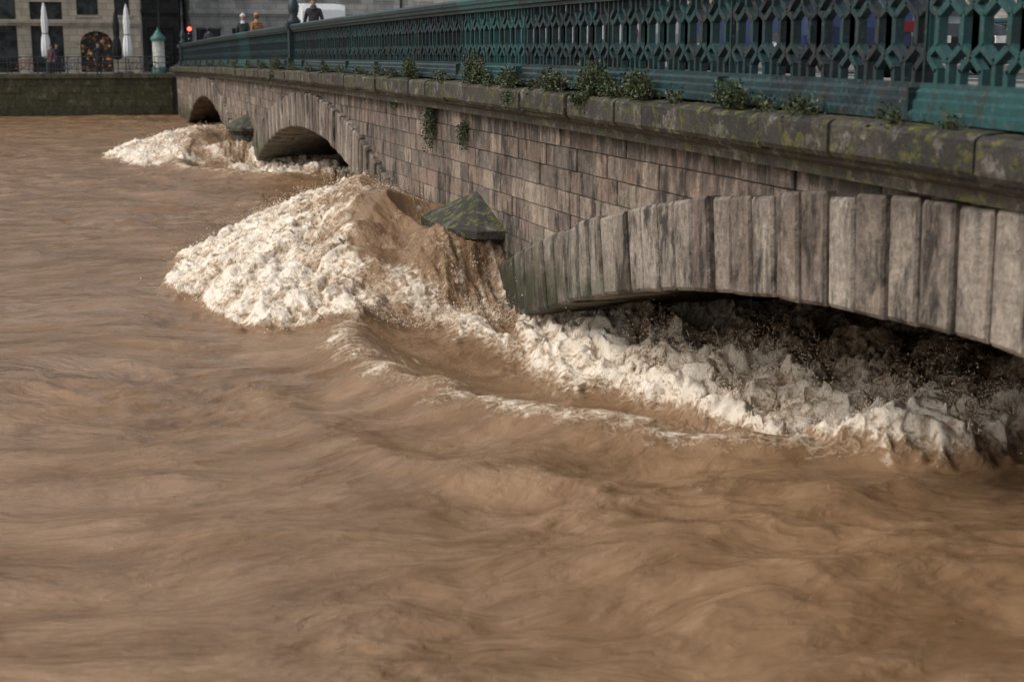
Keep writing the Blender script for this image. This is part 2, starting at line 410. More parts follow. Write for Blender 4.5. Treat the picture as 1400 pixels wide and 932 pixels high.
    cav=np.clip(.5+bil/.22,0,1)
    if full:
        hx=geo*(.05*perlin(X*3,Y*3,65)+.03*perlin(X*8,Y*8,66)); hy=geo*(.05*perlin(X*3,Y*3,69)+.03*perlin(X*8,Y*8,71))
        return z.astype(np.float32),foam.astype(np.float32),phi,psi,cav.astype(np.float32),hx,hy
    return z.astype(np.float32)
xs=np.concatenate([-np.geomspace(260,10,30),np.arange(-9.8,0.6,.06),np.arange(.6,8.6,.027),np.arange(8.6,14,.12),np.arange(14,22,.6),np.geomspace(22,260,20)])
yl_=[-6.0]
while yl_[-1]<85.2:
    y=yl_[-1]; yl_.append(y+(.3 if y<4.5 else max(.0020*y,.016)))
ysw=np.array(yl_); nx,ny=len(xs),len(ysw)
Xg,Yg=np.meshgrid(xs.astype(np.float32),ysw.astype(np.float32)); X=Xg.ravel();Y=Yg.ravel()
Z,FO,PHI,PSI,CAV,HX,HY=water(X,Y,True)
co=np.stack([X+HX,Y+HY,Z],1).astype(np.float32)
idx=np.arange(nx*ny).reshape(ny,nx)
quads=np.stack([idx[:-1,:-1],idx[:-1,1:],idx[1:,1:],idx[1:,:-1]],-1).reshape(-1,4)
me=bpy.data.meshes.new('river_water'); nv=len(co); nf=len(quads)
me.vertices.add(nv); me.vertices.foreach_set('co',co.ravel())
me.loops.add(nf*4); me.loops.foreach_set('vertex_index',quads.ravel().astype(np.int32))
me.polygons.add(nf); me.polygons.foreach_set('loop_start',np.arange(0,nf*4,4,dtype=np.int32))
try: me.polygons.foreach_set('loop_total',np.full(nf,4,dtype=np.int32))
except Exception: pass
me.polygons.foreach_set('use_smooth',np.ones(nf,bool))
me.update(calc_edges=True)
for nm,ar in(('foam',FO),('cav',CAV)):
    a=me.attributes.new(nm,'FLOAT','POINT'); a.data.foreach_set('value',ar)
a=me.attributes.new('flow','FLOAT_VECTOR','POINT'); a.data.foreach_set('vector',np.stack([PHI,PSI,Z*0],1).astype(np.float32).ravel())
river=bpy.data.objects.new('river_water',me); scene.collection.objects.link(river)
def water_mat():
    m,nt,p=newmat('muddy_flood_water')
    pos=node(nt,'ShaderNodeNewGeometry').outputs['Position']
    flow=node(nt,'ShaderNodeAttribute',attribute_name='flow').outputs['Vector']
    fo=node(nt,'ShaderNodeAttribute',attribute_name='foam').outputs['Fac']
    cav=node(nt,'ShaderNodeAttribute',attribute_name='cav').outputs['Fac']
    f1=noise(nt,vmul(nt,flow,(.6,1.5,1)),1.2,4,.56,.5)
    f2=noise(nt,vmul(nt,flow,(1.8,4.2,1)),2.4,4,.6,.7)
    f3=noise(nt,pos,12,5,.72,.5)
    st=noise(nt,pos,5.5,4,.62,1.2)
    strings=mr(nt,mth(nt,'ABSOLUTE',mth(nt,'SUBTRACT',st,.5)),.0,.12,1,0)
    brown=mixc(nt,mr(nt,f1,.36,.64),(.205,.118,.060),(.310,.190,.106))
    s=mth(nt,'ADD',fo,mth(nt,'MULTIPLY',mth(nt,'SUBTRACT',f3,.5),1.3))
    s=mth(nt,'ADD',s,mth(nt,'MULTIPLY',mth(nt,'SUBTRACT',f2,.5),.9))
    s=mth(nt,'ADD',s,mth(nt,'MULTIPLY',mth(nt,'SUBTRACT',strings,.45),.30))
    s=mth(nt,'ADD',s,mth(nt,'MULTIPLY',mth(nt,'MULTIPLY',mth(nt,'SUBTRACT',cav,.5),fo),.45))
    mask=mr(nt,s,.34,.86)
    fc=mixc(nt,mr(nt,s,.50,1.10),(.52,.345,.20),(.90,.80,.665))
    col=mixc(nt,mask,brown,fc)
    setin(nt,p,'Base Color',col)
    setin(nt,p,'Roughness',mr(nt,mask,0,1,.16,.5))
    p.inputs['IOR'].default_value=1.33
    h=mth(nt,'ADD',mth(nt,'MULTIPLY',f1,1.5),mth(nt,'MULTIPLY',f2,.42))
    h=mth(nt,'ADD',h,mth(nt,'MULTIPLY',noise(nt,vmul(nt,flow,(1.3,2.6,1)),8,3,.6,.5),.09))
    h=mth(nt,'ADD',h,mth(nt,'MULTIPLY',mth(nt,'MULTIPLY',f3,mask),.40))
    bump(nt,p,h,.8,.085)
    return m
m_water=water_mat(); me.materials.append(m_water)

m_foam=simple('froth',(.74,.61,.47),.5,var=.2,scale=9)
t=(1+5**.5)/2
ico=np.array([(-1,t,0),(1,t,0),(-1,-t,0),(1,-t,0),(0,-1,t),(0,1,t),(0,-1,-t),(0,1,-t),(t,0,-1),(t,0,1),(-t,0,-1),(-t,0,1)])/math.hypot(1,t)
icf=np.array([(0,11,5),(0,5,1),(0,1,7),(0,7,10),(0,10,11),(1,5,9),(5,11,4),(11,10,2),(10,7,6),(7,1,8),(3,9,4),(3,4,2),(3,2,6),(3,6,8),(3,8,9),(4,9,5),(2,4,11),(6,2,10),(8,6,7),(9,8,1)])
def drops(name,P,rad):
    n=len(P); rs=np.random.RandomState(n)
    sc=rs.uniform(.5,1.6,(n,1,3))*rad[:,None,None]
    V=(ico[None]*sc+P[:,None,:]).reshape(-1,3)
    F=(icf[None]+12*np.arange(n)[:,None,None]).reshape(-1,3)
    me=bpy.data.meshes.new(name); me.from_pydata(V.tolist(),[],F.tolist()); me.materials.append(m_foam)
    me.polygons.foreach_set('use_smooth',[True]*len(me.polygons))
    o=bpy.data.objects.new(name,me); scene.collection.objects.link(o); return o
rs=np.random.RandomState(12)
def zat(x,y): return water(np.asarray(x,np.float32),np.asarray(y,np.float32))
pts=[];rad=[]
def jets(cx,cy,n,h,spread,rmin=.005,rmax=.016,lean=(0,0)):
    d=rs.exponential(.4,n); a=rs.rand(n)*2*np.pi; hh=rs.rand(n)**1.8*h
    x=cx+np.cos(a)*spread*d*(.5+hh/h*.6)+lean[0]*hh; y=cy+np.sin(a)*spread*d*(.5+hh/h*.6)+lean[1]*hh
    pts.append(np.stack([x,y,np.full(n,float(zat([cx],[cy])[0]))-.03+hh],1)); rad.append(rs.uniform(rmin,rmax,n)*(1.2-.7*hh/h))
for sh,k in((0,1),(28.8,.5)):
    F=WAVE[2:11]
    for i in range(int(160*k)):
        j=rs.randint(len(F)-1); u=rs.rand(); cx=F[j][0]*(1-u)+F[j+1][0]*u+rs.uniform(.05,1.8); cy=F[j][1]*(1-u)+F[j+1][1]*u+sh
        jets(cx,cy,int(34*k),rs.uniform(.06,.26),.4,.003*(1+sh/30),.010*(1+sh/30),(-.6,-.3))
    for i in range(int(90*k)):
        jets(rs.uniform(3.0,5.2),rs.uniform(22,28)+sh,int(32*k),rs.uniform(.08,.30),.4,.004*(1+sh/30),.011*(1+sh/30),(-.4,0))
    F=ARF[1:9]
    for i in range(int(200*k)):
        j=rs.randint(len(F)-1); u=rs.rand(); cx=F[j][0]*(1-u)+F[j+1][0]*u+rs.uniform(.1,1.6); cy=F[j][1]*(1-u)+F[j+1][1]*u+sh+rs.uniform(0,.8)
        jets(cx,cy,int(60*k),rs.uniform(.12,.7),rs.uniform(.15,.45),.003,.011,(rs.uniform(-.6,.4),rs.uniform(-.6,.6)))
    for i in range(int(40*k)):
        jets(rs.uniform(4.3,5.3),rs.uniform(17.3,18.4)+sh,int(45*k),rs.uniform(.1,.4),.25,.003,.010)
drops('spray_droplets',np.concatenate(pts),np.concatenate(rad))

# ---------------------------------------------------------------- ground, quays
m_ground=simple('ground_paving',(.17,.165,.155),.85,scale=.6,var=.3)
g=MB()
prof=[(-1500,2.7),(-6.2,2.7),(-6.2,-3),(85.6,-3),(85.6,2.3),(1500,2.3)]
vs=[];fs=[]
for i,(y,z) in enumerate(prof):
    vs+=[(-1500,y,z),(1500,y,z)]
    if i: k=2*i; fs.append((k-2,k-1,k+1,k))
g.add(vs,fs,0); g.obj('ground',[m_ground])
m_quay=stone('quay_stone',(.10,.085,.065),(.15,.13,.10),(.07,.06,.05),.85,mossz=2.6,topmoss=.7)
q=MB()
def quay(xa,xb,topz):
    z=-1.5
    while z<topz-.2:
        x=xa
        while x<xb:
            x2=min(x+random.uniform(.7,1.3),xb); z2=min(z+.4,topz-.2)
            q.box(x+.005,85.02+random.uniform(0,.05),z+.005,x2-.005,85.7,z2-.005,0,random.random()); x=x2
        z+=.4
    q.box(xa,84.9,topz-.2,xb,85.9,topz+.04,0,.3)
quay(-30,5.3,2.3); quay(19.8,60,2.3)
q.box(-30,85.15,-1.5,60,85.6,2.1,1)
q.box(-60,-6.3,-1.5,5.4,-6.05,2.75,0)
q.obj('quay_wall',[m_quay,m_mort])

m_steel=simple('dark_metal',(.03,.03,.032),.5,var=.2)
f=MB()
x=-26
while x<5.2:
    f.bar((x,85.3,2.3),(x,85.3,3.3),.05,.05)
    for zz in(2.6,2.95,3.28): f.bar((x,85.3,zz),(min(x+1.6,5.2),85.3,zz),.03,.03)
    for k in range(1,8): f.bar((x+.2*k,85.3,2.6),(x+.2*k,85.3,3.28),.014,.014)
    x+=1.6
f.obj('quay_railing',[m_steel])

# ---------------------------------------------------------------- buildings
def facade_mat(name,c,brick=True):
    m,nt,p=newmat(name)
    pos=node(nt,'ShaderNodeNewGeometry').outputs['Position']
    sx=node(nt,'ShaderNodeSeparateXYZ',{0:pos}); v=node(nt,'ShaderNodeCombineXYZ',{0:mth(nt,'ADD',sx.outputs[0],mth(nt,'MULTIPLY',sx.outputs[1],1.0)),1:sx.outputs[2]}).outputs[0]
    br=node(nt,'ShaderNodeTexBrick',{'Vector':v,'Scale':1.0,'Color1':tuple(x*.8 for x in c),'Color2':tuple(min(1,x*1.15) for x in c),'Mortar':tuple(x*.45 for x in c),'Mortar Size':.015,'Brick Width':.9,'Row Height':.38})
    n=noise(nt,vmul(nt,pos,(1,1,.3)),1.2,5,.65)
    col=mixc(nt,mr(nt,n,.45,.65,0,.6),br.outputs['Color'],tuple(x*.4 for x in c))
    setin(nt,p,'Base Color',col); p.inputs['Roughness'].default_value=.85
    bump(nt,p,br.outputs['Fac'],-.4,.02); return m
m_glass,ntg,pg=newmat('window_glass'); pg.inputs['Roughness'].default_value=.12
ntx=noise(ntg,node(ntg,'ShaderNodeNewGeometry').outputs['Position'],1.5,3); setin(ntg,pg,'Base Color',mixc(ntg,mr(ntg,ntx,.4,.6),(.008,.01,.012),(.05,.055,.06)))
m_white=simple('white_paint',(.75,.75,.73),.55,var=.08)
m_black=simple('black_frame',(.015,.015,.015),.45,var=.2)
m_warm,ntw,pw=newmat('lit_interior')
wn=mr(ntw,noise(ntw,node(ntw,'ShaderNodeNewGeometry').outputs['Position'],3.0,4,.7),.54,.72,0,.45)
setin(ntw,pw,'Base Color',(.02,.015,.012)); setin(ntw,pw,'Emission Color',(1,.5,.18)); setin(ntw,pw,'Emission Strength',wn)
m_slate=simple('slate_roof',(.07,.075,.085),.6,scale=3)
def building(name,x0,x1,yf,z0,H,depth,ops,mw,mframe,cornices=(),lit=()):
    bb=MB()
    X_=sorted(set([x0,x1]+[v for o in ops for v in o[:2]])); Z_=sorted(set([z0,z0+H]+[v for o in ops for v in o[2:4]]))
    for i in range(len(X_)-1):
        for j in range(len(Z_)-1):
            cx=(X_[i]+X_[i+1])/2; cz=(Z_[j]+Z_[j+1])/2
            if any(o[0]<cx<o[1] and o[2]<cz<o[3] for o in ops): continue
            bb.add([(X_[i],yf,Z_[j]),(X_[i+1],yf,Z_[j]),(X_[i+1],yf,Z_[j+1]),(X_[i],yf,Z_[j+1])],[(0,1,2,3)],0)
    for k,o in enumerate(ops):
        a,c,l,h=o[:4]; arched=len(o)>4 and o[4]; d=.3
        bb.add([(a,yf,l),(c,yf,l),(c,yf,h),(a,yf,h),(a,yf+d,l),(c,yf+d,l),(c,yf+d,h),(a,yf+d,h)],[(0,1,5,4),(1,2,6,5),(2,3,7,6),(3,0,4,7)],0)
        bb.add([(a,yf+d-.01,l),(c,yf+d-.01,l),(c,yf+d-.01,h),(a,yf+d-.01,h)],[(0,1,2,3)],3 if k in lit else 1)
        w=.07
        for (p0,p1,p2,p3) in((a,l,a+w,h),(c-w,l,c,h),(a+w,l,c-w,l+w),(a+w,h-w,c-w,h),((a+c)/2-w/2,l+w,(a+c)/2+w/2,h-w)):
            bb.box(p0,yf+d-.08,p1,p2,yf+d-.02,p3,2)
        for fr in(.36,.68): bb.box(a+w,yf+d-.07,l+(h-l)*fr-.02,c-w,yf+d-.03,l+(h-l)*fr+.02,2)
        if l>z0+.3: bb.box(a-.12,yf-.10,l-.14,c+.12,yf-.003,l-.003,4)
        if arched:
            r=(c-a)/2; mx=(a+c)/2; zb=h-r*.8
            for sgn in(-1,1):
                pts=[(mx+sgn*r,yf+.02,h)]+[(mx+sgn*r*math.cos(t),yf+.02,zb+r*.8*math.sin(t)) for t in np.linspace(0,math.pi/2,7)]
                bb.add(pts,[tuple(range(len(pts)))],0)
            for t in np.linspace(.0,math.pi,12)[:-1]:
                t2=t+math.pi/11-.02
                q4=[(mx+rr*math.cos(tt),zb+rr*.8*math.sin(tt)) for rr,tt in((r,t),(r,t2),(r+.3,t2),(r+.3,t))]
                vv=[(aa,yf-.06,z_) for aa,z_ in q4]+[(aa,yf-.002,z_) for aa,z_ in q4]
                bb.add(vv,[(0,1,2,3),(0,1,5,4),(1,2,6,5),(2,3,7,6),(3,0,4,7)],4)
        elif l>z0+.3:
            bb.box(a-.14,yf-.06,h+.003,c+.14,yf-.003,h+.2,4)
    for cz_ in cornices:
        bb.box(x0-.1,yf-.22,cz_,x1+.1,yf-.003,cz_+.22,4); bb.box(x0-.05,yf-.12,cz_-.15,x1+.05,yf-.003,cz_-.003,4)
    zt=z0+H; yb=yf+depth
    bb.add([(x0,yf,z0),(x0,yb,z0),(x0,yb,zt),(x0,yf,zt)],[(0,1,2,3)],0); bb.add([(x1,yf,z0),(x1,yb,z0),(x1,yb,zt),(x1,yf,zt)],[(0,1,2,3)],0)
    bb.add([(x0,yb,z0),(x1,yb,z0),(x1,yb,zt),(x0,yb,zt)],[(0,1,2,3)],0)
    bb.box(x0-.2,yf-.35,zt+.0,x1+.2,yb,zt+.35,4)
    bb.add([(x0,yf,zt+.35),(x1,yf,zt+.35),(x1-1,yf+2.4,zt+3.2),(x0+1,yf+2.4,zt+3.2),(x0,yb,zt+.35),(x1,yb,zt+.35),(x1-1,yb-2,zt+3.2),(x0+1,yb-2,zt+3.2)],[(0,1,2,3),(4,5,6,7),(0,3,7,4),(1,2,6,5),(3,2,6,7)],5)
    return bb.obj(name,[mw,m_glass,mframe,m_warm,mw,m_slate])
fa=facade_mat('limestone_facade',(.44,.39,.31)); fb=facade_mat('cream_facade',(.68,.63,.55)); fc=facade_mat('grey_facade',(.42,.41,.39)); fd=facade_mat('dark_stone_facade',(.10,.095,.09)); fe=facade_mat('ochre_facade',(.58,.50,.38))
opsA=[(-7.0,-3.2,2.35,9.0),(-2.4,-.55,2.35,6.5),(.4,2.3,2.35,4.8,True),(.3,1.55,5.75,8.1),(-2.4,-.6,7.6,10),(2.5,3.4,5.75,8.1),(-13,-11.2,2.35,4.8,True),(-10.4,-8.5,2.35,5.8),(-12.9,-11.3,6,8.3),(-10.2,-8.8,6.2,8.3),(.3,1.55,9.4,11.8),(-12.9,-11.3,9.6,11.8),(-7,-5.5,9.9,12),(-4.8,-3.3,9.9,12)]
building('limestone_building',-24,3.95,92,2.3,11,12,opsA,fa,m_black,(5.25,9.1),lit=(2,))
def grid(x0,x1,z0,n,st,w=1.2,g=(1.8,2.9),u=(.9,2.9),fl=3.5,g0=4.2):
    o=[];p=(x1-x0)/n
    for i in range(n):
        c=x0+p*(i+.5); o.append((c-g[0]/2,c+g[0]/2,z0+.05,z0+g[1]))
        for s_ in range(st): zz=z0+g0+fl*s_; o.append((c-w/2,c+w/2,zz+u[0]-.2,zz+u[1]))
    return o
building('dark_corner_building',4.6,7.0,103,2.3,15,10,grid(4.6,7.0,2.3,1,3),fd,m_black,(6.2,))
building('grey_apartment_building',7.6,22,100,2.3,15,14,grid(7.6,22,2.3,6,3,1.1),fc,m_white,(6.1,13.3))
building('cream_apartment_building',22.4,42,101,2.3,16,14,grid(22.4,42,2.3,7,3,1.3),fb,m_white,(6.1,13.2))
building('ochre_apartment_building',42.4,60,100,2.3,15,14,grid(42.4,60,2.3,6,3,1.3),fe,m_white,(6.1,13.2))
building('cream_apartment_building',60.4,84,101,2.3,17,14,grid(60.4,84,2.3,8,3,1.3),fb,m_white,(6.1,13.2))
building('grey_apartment_building',84.5,112,100,2.3,15,14,grid(84.5,112,2.3,9,3,1.3),fc,m_white,(6.1,13.2))
building('cream_apartment_building',-52,-24.6,94,2.3,15,14,grid(-52,-24.6,2.3,9,3,1.3),fb,m_white,(6.1,13.2))

# ---------------------------------------------------------------- parasols
m_pw=simple('white_canvas',(.75,.75,.75),.85,var=.08,scale=3); m_pb=simple('black_canvas',(.012,.012,.014),.9,var=.3)
def parasol(name,x,y,z,h,mat):
    p=MB(); c=(x,y,z)
    p.lathe(c,[(.001,.0),(.32,.0),(.32,.07),(.06,.10),(.03,.12),(.03,h)],1,12)
    p.lathe(c,[(.10,h*.22),(.22,h*.235),(.24,h*.36),(.20,h*.5),(.135,h*.56),(.16,h*.62),(.17,h*.75),(.10,h*.92),(.035,h*.985),(.03,h)],0,32,.16,8)
    p.lathe(c,[(.03,h),(.045,h+.03),(.001,h+.09)],1,10); p.lathe(c,[(.15,h*.55),(.15,h*.57)],1,16)
    return p.obj(name,[mat,m_steel])
parasol('closed_parasol',-1.55,89.5,2.3,4.1,m_pw)
parasol('closed_parasol',3.05,88.4,2.3,4.0,m_pw)
parasol('closed_parasol',2.45,88.8,2.3,3.7,m_pb)

# ---------------------------------------------------------------- people
m_skin=simple('skin',(.45,.28,.2),.55,var=.08)
def clothmat(n,c): return simple(n,c,.9,var=.25,scale=20)
def person(name,x,y,z,head,h,coat,trous,hair,stride=.0,bag=False,hat=None):
    S=h/1.75
    V=[];E=[];Rd=[]
    def v(p,r,par=None,ry=None):
        V.append(p);Rd.append((r,ry or r)); 
        if par is not None: E.append((par,len(V)-1))
        return len(V)-1
    pel=v((0,0,.93),.15,None,.12); sp=v((0,0,1.12),.145,pel,.11); ch=v((0,.0,1.33),.165,sp,.115); nk=v((0,0,1.47),.06,ch)
    hb=v((0,.015,1.55),.058,nk); hd=v((0,.02,1.64),.088,hb,.1); ht=v((0,.01,1.72),.068,hd)
    for s in(-1,1):
        sh=v((s*.17,0,1.40),.068,ch); el=v((s*.235,-.03-s*stride*.15,1.13),.052,sh); wr=v((s*.245,.06-s*stride*.3,.89),.034,el)
        pm=v((s*.245,.075-s*stride*.33,.82),.036,wr,.022)
        for k,(oy,L) in enumerate(((-.030,.055),(-.010,.07),(.010,.075),(.03,.065))):
            f1=v((s*.243,.075+oy-s*stride*.34,.775),.010,pm); v((s*.232,.082+oy-s*stride*.35,.775-L),.0085,f1)
        th=v((s*.228,.115-s*stride*.33,.82),.012,pm); v((s*.222,.125-s*stride*.34,.775),.010,th)
        hp=v((s*.085,0,.88),.115,pel); kn=v((s*.1,.03+s*stride*.2,.50),.072,hp); an=v((s*.1,-.02+s*stride*.42,.10),.05,kn); v((s*.115,.14+s*stride*.42,.045),.045,an)
    me=bpy.data.meshes.new(name+'_cage'); me.from_pydata(V,E,[]); o=bpy.data.objects.new('tmp',me); scene.collection.objects.link(o)
    sk=o.modifiers.new('s','SKIN'); sk.use_smooth_shade=True
    for i,d in enumerate(me.skin_vertices[0].data): d.radius=Rd[i]; d.use_root=(i==0)
    o.modifiers.new('u','SUBSURF').levels=1
    dg=bpy.context.evaluated_depsgraph_get(); m2=bpy.data.meshes.new_from_object(o.evaluated_get(dg))
    bpy.data.objects.remove(o)
    mats=[m_skin,clothmat('coat',coat),clothmat('trousers',trous),clothmat('hair',hair),m_black]
    m2.materials.clear()
    for m in mats: m2.materials.append(m)
    for p in m2.polygons:
        c=p.center
        if c.z>1.50: k=3 if (c.z>1.70 or (c.y<.0 and c.z>1.56) ) else 0
        elif c.z<.86 and abs(c.x)>.19: k=0
        elif c.z>.80: k=1
        elif c.z>.11: k=2
        else: k=4
        p.material_index=k; p.use_smooth=True
    o=bpy.data.objects.new('body',m2); scene.collection.objects.link(o)
    root=bpy.data.objects.new(name,None); scene.collection.objects.link(root); o.parent=root
    e=MB()
    for s in(-1,1):
        e.ell((s*.033,.105,1.645),(.012,.008,.008),0,8); e.ell((s*.09,.01,1.635),(.012,.02,.03),1,8)
    e.ell((0,.125,1.62),(.013,.02,.022),1,8); e.ell((0,.108,1.585),(.025,.008,.006),2,8)
    e.ell((0,-.02,1.685),(.10,.115,.09),3,14)
    e.lathe((0,0,0),[(.20,.72),(.19,.85),(.17,1.0)],4,16)
    e.lathe((0,-.005,0),[(.11,1.43),(.085,1.50),(.075,1.54)],5,14)
    if hat: e.ell((0,0,1.715),(.105,.12,.08),5,14); e.ell((0,0,1.80),(.03,.03,.03),5,8)
    if bag: e.box(-.15,-.27,1.02,.15,-.12,1.42,6)
    eo=e.obj('head_details_and_clothes',[m_black,m_skin,clothmat('lips',(.3,.1,.08)),mats[3],mats[1],clothmat('hat',hat or (.1,.1,.1)),clothmat('bag',(.05,.06,.09))])
    eo.parent=root; root.location=(x,y,z); root.rotation_euler=(0,0,head); root.scale=(S,S,S)
    return root
person('pedestrian',6.35,57.2,zc(57.2)+.15,math.radians(170),1.80,(.02,.035,.03),(.02,.02,.03),(.05,.05,.06),.5,hat=(.55,.56,.55))
person('pedestrian',6.5,54.0,zc(54)+.15,math.radians(10),1.74,(.30,.14,.05),(.02,.02,.03),(.16,.08,.04),-.5,hat=(.38,.22,.12))
person('pedestrian',6.2,38.9,zc(38.9)+.15,math.radians(175),1.72,(.03,.03,.035),(.02,.02,.03),(.03,.025,.02),.5,hat=(.06,.06,.07))
person('pedestrian',6.6,75.0,zc(75)+.15,math.radians(0),1.75,(.05,.05,.06),(.02,.02,.03),(.03,.025,.02),.4)
person('bystander',1.35,87.2,2.3,math.radians(185),1.78,(.015,.016,.02),(.015,.015,.02),(.03,.02,.015),.1,bag=True)
person('bystander',-1.25,87.6,2.3,math.radians(150),1.66,(.10,.04,.05),(.02,.02,.04),(.05,.03,.02),.2)
person('bystander',-.95,88.3,2.3,math.radians(200),1.74,(.03,.03,.04),(.02,.02,.03),(.03,.02,.015),.0)

# ---------------------------------------------------------------- vehicles
m_tyre=simple('tyre_rubber',(.02,.02,.02),.8); m_rim=simple('wheel_rim',(.35,.35,.36),.35,.8); m_cglass=simple('car_glass',(.01,.012,.014),.08,var=.1)
m_tail=simple('tail_lamp',(.25,.008,.008),.3); m_headl=simple('head_lamp',(.8,.8,.75),.2)
def car(name,x,y,z,col,kind='car',flip=False):
    cb=MB()
    if kind=='car':
        st=[(-2.1,.45,.70,.70,.74,.70),(-2.0,.30,.88,.92,.84,.76),(-1.55,.28,.92,1.0,.87,.72),(-1.0,.27,.93,1.40,.88,.62),(-.2,.27,.93,1.46,.89,.62),(.45,.27,.93,1.40,.89,.62),(1.1,.28,.92,.98,.87,.72),(1.8,.30,.80,.84,.84,.76),(2.1,.42,.60,.62,.72,.68)]
        gl=(2,3,4,5)
    else:
        st=[(-2.7,.45,1.1,2.2,.93,.86),(-2.62,.35,1.15,2.42,.96,.88),(-1.0,.32,1.2,2.5,.97,.88),(.5,.32,1.2,2.5,.97,.88),(1.1,.32,1.2,2.42,.97,.84),(1.75,.32,1.15,1.35,.96,.84),(2.4,.34,1.0,1.08,.92,.82),(2.6,.45,.75,.78,.86,.8)]
        gl=(3,4)
    rings=[]
    for (l,zb,zbelt,zr,w,wr) in st:
        rings.append([(-w*.94,l,zb),(-w,l,(zb+zbelt)/2),(-w*.97,l,zbelt),(-wr,l,max(zr-.05,zbelt+.005)),(-wr*.8,l,zr),(wr*.8,l,zr),(wr,l,max(zr-.05,zbelt+.005)),(w*.97,l,zbelt),(w,l,(zb+zbelt)/2),(w*.94,l,zb)])
    n=10
    vs=[p for r in rings for p in r]
    for i in range(len(rings)-1):
        for k in range(n):
            f=(i*n+k,i*n+(k+1)%n,(i+1)*n+(k+1)%n,(i+1)*n+k)
            mat=0
            if i in gl and k in(2,6): mat=1
            if kind=='car' and i in(2,5) and k==4: mat=1
            if kind!='car' and i==4 and k==4: mat=1
            cb.add([vs[j] for j in f],[(0,1,2,3)],mat,.5)
    cb.add(rings[0],[tuple(range(n))],0); cb.add(rings[-1],[tuple(range(n))],0)
    L0,L1=st[0][0],st[-1][0]
    zb_=.72 if kind=='car' else 1.0
    for s in(-1,1):
        cb.box(s*.62-.14,L0-.03,zb_-.08,s*.62+.14,L0+.04,zb_+.06,3); cb.box(s*.58-.15,L1-.06,zb_-.20,s*.58+.15,L1+.03,zb_-.08,4)
        for yy in(L0+.85,L1-.85):
            rr=.32
            cb.tube([(s*.70,yy,rr),(s*.90,yy,rr)],rr,2,20); cb.tube([(s*.86,yy,rr),(s*.915,yy,rr)],rr*.62,5,14)
        cb.box(s*1.0-.08,.55,.95,s*1.0+.08,.68,1.08,0)
    cb.box(-.7,L1-.02,.36,.7,L1+.02,.52,2)
    paint=simple(name+'_paint',col,.25,.0,var=.05)
    o=cb.obj(name,[paint,m_cglass,m_tyre,m_tail,m_headl,m_rim]); o.location=(x,y,z); o.rotation_euler=(0,0,math.pi if flip else 0)
    return o
car('delivery_van',9.7,61.0,zc(61)+.02,(.8,.81,.81),'van')
for (cx,cy,cl,fl) in((10.2,19.5,(.02,.035,.09),0),(10.2,26.5,(.30,.31,.32),0),(14.2,13.5,(.55,.55,.56),1),(14.3,23,(.02,.02,.025),1),(14.2,32,(.25,.25,.26),1),(10.2,34,(.6,.6,.6),0)):
    car('car',cx,cy,zc(cy)+.02,cl,'car',bool(fl))

s=MB(); s.lathe((5.0,90,2.3),[(.12,0),(.12,.4),(.06,.6),(.05,4.6),(.09,4.65)]); s.lathe((5.0,90,2.3),[(.10,4.65),(.24,5.1),(.24,5.15)],1,8); s.lathe((5.0,90,2.3),[(.28,5.15),(.05,5.45),(.001,5.6)]); s.obj('street_lamp',[m_iron,m_glassw])
m_red=simple('red_signal',(.6,.02,.01),.4,emit=((1,.06,.03),8))
s=MB(); X0,Y0_=6.9,92.0; s.tube([(X0,Y0_,2.3),(X0,Y0_,5.4)],.06); s.box(X0-.17,Y0_-.3,4.1,X0+.17,Y0_-.07,5.15)
for k,zz in enumerate((4.95,4.62,4.3)):
    s.tube([(X0,Y0_-.36,zz),(X0,Y0_-.295,zz)],.12 if k==0 else .11,1 if k==0 else 2,14)
s.obj('traffic_light',[m_black,m_red,m_cglass])
m_kg=simple('kiosk_green',(.04,.14,.12),.5); m_post=simple('poster',(.55,.56,.5),.7,scale=2.5,var=.4)
s=MB(); c=(4.75,87.3,2.3); s.lathe(c,[(.42,0),(.42,.35),(.34,.4)],0,16); s.lathe(c,[(.34,.4),(.34,1.9)],1,16); s.lathe(c,[(.42,1.9),(.45,2.05),(.3,2.2),(.15,2.4),(.04,2.55),(.001,2.7)],0,16); s.obj('advertising_column',[m_kg,m_post])
def bicycle(name,x,y,z,col):
    s=MB(); w=[(-.52,.34),(.52,.34)]
    for (dx,dz) in w:
        pts=[(x+dx+.33*math.cos(a),y,z+dz+.33*math.sin(a)) for a in np.linspace(0,2*math.pi,21)]
        s.tube(pts,.018,0,6,caps=False)
        for a in np.linspace(0,math.pi,7)[:-1]: s.bar((x+dx-.33*math.cos(a),y,z+dz-.33*math.sin(a)),(x+dx+.33*math.cos(a),y,z+dz+.33*math.sin(a)),.004,.004)
    P={'r':(x-.52,y,z+.34),'b':(x-.08,y,z+.30),'s':(x-.22,y,z+.80),'h':(x+.36,y,z+.82),'f':(x+.52,y,z+.34)}
    for a,c_ in(('r','b'),('r','s'),('b','s'),('b','h'),('s','h'),('h','f')): s.tube([P[a],P[c_]],.017,1,8)
    s.tube([P['s'],(x-.25,y,z+.93)],.013,0,6); s.ell((x-.25,y,z+.95),(.13,.07,.03),0)
    s.tube([P['h'],(x+.33,y,z+.98)],.013,0,6); s.tube([(x+.33,y-.28,z+1.0),(x+.36,y,z+.98),(x+.33,y+.28,z+1.0)],.014,0,6)
    s.obj(name,[m_black,simple(name+'_frame',col,.3)])
bicycle('bicycle',-2.7,86.2,2.3,(.3,.04,.03)); bicycle('bicycle',-.1,86.3,2.3,(.05,.1,.25)); bicycle('bicycle',3.9,86.3,2.3,(.03,.03,.03))

